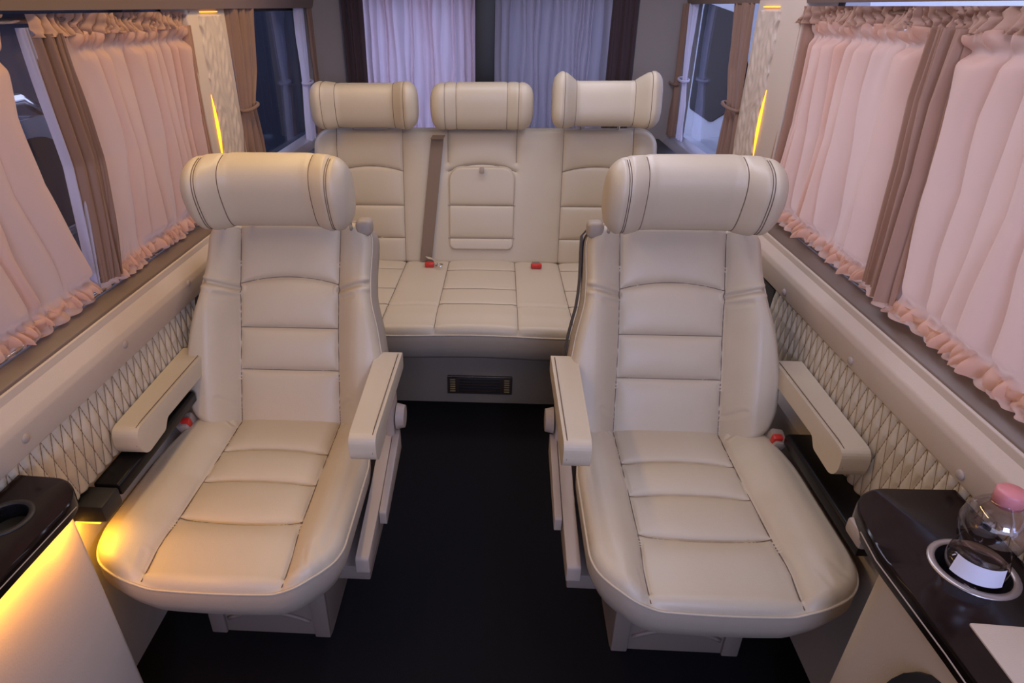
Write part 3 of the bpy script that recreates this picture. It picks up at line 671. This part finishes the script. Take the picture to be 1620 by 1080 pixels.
side_curtain(XR, 1, [1.365, 1.375, 1.385, 1.395, 1.385], [2.05]*5, 9, 5, 'rose pleated curtain on the right window beside the pillar', 'side window curtains', amp=.034,
             bands=[((.0,)*5, (.07, .08, .09, .1, .1), CURTH), ((.93,)*5, (1.0,)*5, CURTH)])
side_curtain(XR-.012, 1, [.45]*5, [1.35, 1.36, 1.37, 1.38, 1.37], 11, 14, 'rose pleated curtain on the right window nearest the camera, above the table', 'side window curtains', amp=.036,
             bands=[((.91, .92, .925, .925, .92), (1.0,)*5, CURTH)])
def rod(pts, label):
    o = tube('curtain_rod', pts, .005, CHROME, None, seg=10); tag(o, label, 'curtain rod')
rod([(XL+.004, .3, 1.462), (XL+.004, 2.02, 1.462)], 'thin metal rod at the top of the left window curtains')
rod([(XR-.004, .3, 1.462), (XR-.004, 2.02, 1.462)], 'thin metal rod at the top of the right window curtains')
rod([(XL+.004, .3, .893), (XL+.004, 2.02, .893)], 'thin metal rod along the hem of the left window curtains')
rod([(XR-.004, .3, .888), (XR-.004, 2.02, .888)], 'thin metal rod along the hem of the right window curtains')
# tied drapes on the rear side windows
def drape(x, sg, yc_top, w_top, y_tie, w_tie, z_tie, y_bot, w_bot, m, seed, label, z0=.91, z1=1.485, pleats=7, tie=None):
    e = empty('tied_drape', (0, 0, 0)); tag(e, label, 'curtain', 'tied drapes at the rear side windows')
    vt = (z_tie-z0)/(z1-z0); vs = [0, vt*.5, vt, lerp(vt, 1, .35), 1]
    cs = [y_bot, lerp(y_tie, y_bot, .6), y_tie, lerp(y_tie, yc_top, .55), yc_top]; ws = [w_bot, lerp(w_tie, w_bot, .75), w_tie, lerp(w_tie, w_top, .62), w_top]
    def fn(U, v): c = np.interp(v, vs, cs); w = np.interp(v, vs, ws); return c+(U-.5)*w
    cloth('drape_panel', side_map(x, sg), fn, z0, z1, pleats, .018, m, e, seed, nu=160, nv=80, gather=False, sharpf=.6)
    P = [(x-sg*(.012+.022*math.cos(t)), y_tie+(w_tie/2+.006)*math.sin(t), z_tie+.006*math.sin(t)) for t in np.linspace(0, 2*PI, 24, endpoint=False)]
    tube('tie_back', P, .006, tie or m, e, True, 6)
    return e
drape(-.93, -1, 2.43, .22, 2.37, .12, 1.165, 2.37, .22, DRAPE, 2, 'brown drape tied back beside the left pillar')
drape(-.94, -1, 3.17, .12, 3.17, .06, 1.17, 3.14, .08, WHITEC, 4, 'narrow white drape tied back at the rear end of the left window', pleats=4)
drape(-.93, -1, 3.32, .12, 3.33, .09, 1.15, 3.31, .12, DRAPE, 6, 'dark brown drape behind the white one at the rear left corner', pleats=5)
drape(.845, 1, 2.58, .24, 2.50, .16, 1.15, 2.48, .24, DRAPE, 12, 'brown drape tied back beside the right pillar')
drape(.852, 1, 3.27, .10, 3.25, .06, 1.17, 3.18, .11, WHITEC, 14, 'narrow white drape tied back at the rear end of the right window', pleats=4)
drape(.83, 1, 3.35, .10, 3.33, .08, 1.15, 3.30, .14, DRAPE, 16, 'dark brown drape behind the white one at the rear right corner', pleats=5)
# rear door curtains
def rear_curtain(x0, x1, m, m2, side, seed, label):
    e = empty('rear_door_curtain', (0, 0, 0)); tag(e, label, 'curtain', 'rear door curtains')
    mp = lambda P: np.stack([P[:, 0], 3.425-P[:, 1], P[:, 2]], -1)
    cloth('curtain_panel', mp, lambda U, v: x0+(x1-x0)*U, .90, 1.60, 17, .034, m, e, seed, nu=420, nv=30, gather=False, sharpf=.9)
    mp2 = lambda P: np.stack([P[:, 0], 3.40-P[:, 1], P[:, 2]], -1)
    a, b = (x0-.09, x0+.015) if side < 0 else (x1-.02, x1+.11)
    cloth('edge_band', mp2, lambda U, v: a+(b-a)*U, .90, 1.60, 4, .018, m2, e, seed+3, nu=80, nv=20, gather=False)
DRAPED = fabric('dark_drape', (.055, .032, .032), .06)
rear_curtain(-.70, -.145, SHEERL, DRAPED, -1, 21, 'lilac sheer pleated curtain on the left rear door')
rear_curtain(-.05, .52, SHEERR, DRAPED, 1, 33, 'grey sheer pleated curtain on the right rear door')

# ------------------------------------------------------------------ corner tables
def ring_disc(name, c, r0, r1, z0, z1, m, parent): return lathe(name, [(r0, z0), (r0, z1), ((r0+r1)/2, z1+.001), (r1, z1), (r1, z0), (r0, z0)], c, m, parent)
def holed_slab(name, poly, c, r, z0, z1, m, parent, bev=.006):
    """slab with a round hole: outline polygon triangulated against circle"""
    bm = bmesh.new(); n = 40
    def loop(pts, z): 
        vs = [bm.verts.new((x, y, z)) for x, y in pts]; es = [bm.edges.new((vs[i], vs[(i+1) % len(vs)])) for i in range(len(vs))]; return vs, es
    circ = [(c[0]+r*math.cos(2*PI*i/n), c[1]+r*math.sin(2*PI*i/n)) for i in range(n)]
    cen = np.mean(np.array(poly), 0)
    inset = [tuple(np.array(p)+(cen-np.array(p))/np.linalg.norm(cen-np.array(p))*bev) for p in poly]
    o1, e1 = loop(inset, z1); c1, e2 = loop(circ, z1)
    bmesh.ops.triangle_fill(bm, edges=e1+e2, use_beauty=True)
    o2 = [bm.verts.new((x, y, z1-bev*.35)) for x, y in [tuple(np.array(p)+(cen-np.array(p))/np.linalg.norm(cen-np.array(p))*bev*.3) for p in poly]]
    o3 = [bm.verts.new((x, y, z1-bev)) for x, y in poly]; o4 = [bm.verts.new((x, y, z0)) for x, y in poly]; c2 = [bm.verts.new((x, y, z0)) for x, y in circ]
    k = len(poly)
    for A_, B_ in ((o1, o2), (o2, o3), (o3, o4)):
        for i in range(k): bm.faces.new((A_[i], B_[i], B_[(i+1) % k], A_[(i+1) % k]))
    for i in range(n): bm.faces.new((c1[i], c1[(i+1) % n], c2[(i+1) % n], c2[i]))
    return sharp(from_bm(name, bm, m, parent), 30)
T0 = empty('corner_table', (-.80, .6, 0)); tag(T0, 'glossy black topped corner table at the left wall, glowing amber under its edge', 'table', 'corner tables')
poly = round_poly([(.06, -.35), (.062, 0), (.072, .20), (.03, .256), (-.076, .262), (-.076, -.35)], [0, .1, .03, .04, .0, 0], 6)
holed_slab('table_top', poly, (-.018, .150), .034, .702, .73, BLACK, T0)
tube('edge_line', [(.068, y, .722) for y in (-.34, -.1, .0)]+[(.0765, .16, .722), (.078, .19, .722)], .0012, PLASTIC, T0, seg=4)
ring_disc('cup_holder', (-.018, .150, 0), .034, .044, .725, .7315, BLACKM, T0)
lathe('holder_cup', [(.034, .73), (.034, .69), (.0, .69)], (-.018, .150, 0), BLACKP, T0)
# cabinet body (flares slightly)
prism('cabinet', round_poly([(-.078, -.35), (.035, -.35), (.045, .215), (-.078, .215)], [0, 0, .012, 0], 4), 2, 0.0, .702, WALLB, T0, bev=0, open_top=True,
      fn=lambda co: Vector((co.x, co.y+(.0 if co.y < .1 else (.70-co.z)*.03), co.z)))
box('led_strip', (.048, -.02, .698), (.006, .42, .006), AMBER, T0, 0)
area('amber_glow', (-.732, .66, .688), (0, math.radians(14), 0), .03, .22, .55, (1, .42, .01))
box('led_lens', (-.868, .975, .5105), (.05, .02, .004), AMBER, box_l, 0)
l = area('amber_glow', (-.868, .955, .508), (math.radians(10), math.radians(-14), 0), .08, .06, .36, (1, .50, .04))
l = area('amber_glow', (-.735, .775, .690), (math.radians(22), math.radians(8), 0), .02, .07, .22, (1, .42, .01))
# right
T1 = empty('corner_table', (.70, .6, 0)); tag(T1, 'glossy black topped corner table at the right wall, holding a water bottle', 'table', 'corner tables')
poly = round_poly([(-.092, -.30), (-.096, -.02), (-.108, .16), (-.09, .262), (-.045, .302), (.103, .304), (.103, -.30)], [0, .1, .1, .04, .03, 0, 0], 6)
holed_slab('table_top', poly, (.017, .122), .048, .70, .73, BLACK, T1)
tube('edge_line', [(-.099, -.29, .720), (-.103, -.02, .720), (-.112, .14, .720), (-.106, .20, .720)], .0013, PLASTIC, T1, seg=4)
lathe('cup_holder', [(.048, .728), (.049, .7325), (.0575, .7325), (.0595, .729), (.0595, .725), (.048, .725)], (.017, .122, 0), RING, T1)
lathe('holder_cup', [(.048, .73), (.046, .665), (.0, .665)], (.017, .122, 0), BLACKP, T1)
prism('table_inlay', round_poly([(-.052, -.29), (-.052, .022), (.10, .015), (.10, -.29)], .004, 3), 2, .72, .7325, RAIL, T1, bev=.0015)
prism('cabinet', round_poly([(-.08, -.30), (-.08, .16), (-.05, .20), (.082, .20), (.082, -.30)], [0, .03, .03, 0, 0], 5), 2, 0.0, .70, WALLB, T1, open_top=True,
      fn=lambda co: Vector((co.x+(.70-co.z)*.02, co.y+(.0 if co.y < .1 else (.70-co.z)*.05), co.z)))
# dark arched opening on the aisle face
ap = [(y, z) for y, z in [(-.02+.10*math.cos(t), .38+.27*math.sin(t)) for t in np.linspace(0, PI, 18)]]+[(-.12, .05), (.08, .05)]
prism('arched_niche', [(y, z) for y, z in ap], 0, -.086, -.070, BLACKP, T1, bev=.002)
box('table_catch', (-.085, .225, .694), (.03, .05, .03), PLASTIC, T1, .006)

# bottle standing in the right table's holder
BO = empty('water_bottle', (.717, .722, .667)); tag(BO, 'clear waisted water bottle with pink cap standing in the right table holder', 'bottle')
def ribs(t, z): return 1+.012*math.sin(5*t+z*60)
prof = [(0, 0), (.030, .0), (.0385, .006), (.040, .02), (.040, .055), (.0385, .085), (.034, .103), (.033, .110), (.038, .122), (.0425, .138), (.043, .152), (.039, .168), (.030, .182), (.020, .192), (.0165, .197), (.0165, .204)]
lathe('bottle_body', prof, (0, 0, 0), BOTTLE, BO, 48, ribs)
lathe('water', [(0, .003), (.028, .003), (.0365, .009), (.038, .055), (.0365, .084), (.0, .084)], (0, 0, 0), glassmat('water', (.90, .84, .86), .05), BO, 40)
lathe('bottle_cap', [(0, .214), (.0165, .214), (.0185, .211), (.0185, .190), (.0, .190)], (0, 0, 0), PINK, BO, 32, lambda t, z: 1+.02*math.sin(24*t))
V = []; Fc = []
for i, t in enumerate(np.linspace(math.radians(190), math.radians(290), 20)):
    for z in (.068, .098): 
        rr = .0412 if z < .08 else .0375
        V.append((rr*math.cos(t), rr*math.sin(t), z))
for i in range(19): Fc.append((i*2, i*2+2, i*2+3, i*2+1))
mesh('label', V, Fc, PAPER, BO)

# ------------------------------------------------------------------ outside the van
g = box('garage_floor', (0, 3, -.63), (14, 16, .04), GROUND, None, 0); struct(g)
struct(box('wall_garage', (-5.0, 3.5, 1.4), (.1, 16, 4), GWALL, None, 0))
struct(box('wall_garage_rear', (-3.2, 9.0, 1.4), (5.5, .1, 4), GWALL, None, 0))
bmx = box('steel_beam', (-4.8, 6.5, 1.55), (.2, 7, .14), WHITEP, None, .01); tag(bmx, 'pale horizontal beam on the garage wall outside the left rear window', 'beam')
def vehicle(name, prof, x0, x1, paint, label, cat, glass, wheels, light=None):
    xc = (x0+x1)/2; e = empty(name, (xc, 0, 0)); tag(e, label, cat)
    prism('body', prof, 0, x0-xc, x1-xc, paint, e, bev=.05, seg=3)
    for side, pg in glass:
        xx = (x0-xc-.004) if side < 0 else (x1-xc+.004)
        prism('side_window', round_poly(pg, .06, 4), 0, xx-.006, xx+.006, DGLASS, e, bev=.002)
    for y in wheels:
        for xx in (x0-xc+.08, x1-xc-.08):
            bm = bmesh.new(); bmesh.ops.create_cone(bm, cap_ends=True, segments=28, radius1=.33, radius2=.33, depth=.2, matrix=Matrix.Translation((xx, y, -.28)) @ Matrix.Rotation(PI/2, 4, 'Y'))
            sharp(from_bm('wheel', bm, BLACKP, e))
    return e
vp = round_poly([(3.4, -.35), (3.4, .6), (3.6, 1.75), (9.3, 1.8), (9.4, -.35)], .2, 5)
ve = vehicle('white_van', vp, 1.75, 3.6, WHITEP, 'white van parked outside the right rear window', 'van',
             [(-1, [(5.15, .80), (5.0, 1.05), (5.5, 1.42), (6.4, 1.50), (6.4, .62), (5.7, .60)])], (4.3, 8.2))
vp = round_poly([(-.5, -.35), (-.55, .35), (.5, .55), (1.1, 1.05), (2.9, 1.08), (3.6, .55), (3.8, .3), (3.8, -.35)], .15, 5)
vc = vehicle('parked_car', vp, -3.6, -2.0, DARKP, 'dark car parked outside, seen through the gap of the left curtains', 'car',
             [(1, [(.75, .58), (1.25, .98), (2.75, 1.0), (3.25, .60)])], (.35, 3.0))
tube('window_trim', [(.807, .62, .555), (.807, 3.3, .575)], .018, CHROME, vc, seg=8)
tube('roof_rail', [(.70, 1.0, 1.04), (.70, 1.15, 1.12), (.70, 2.8, 1.14), (.70, 2.95, 1.06)], .025, CHROME, vc, seg=8)
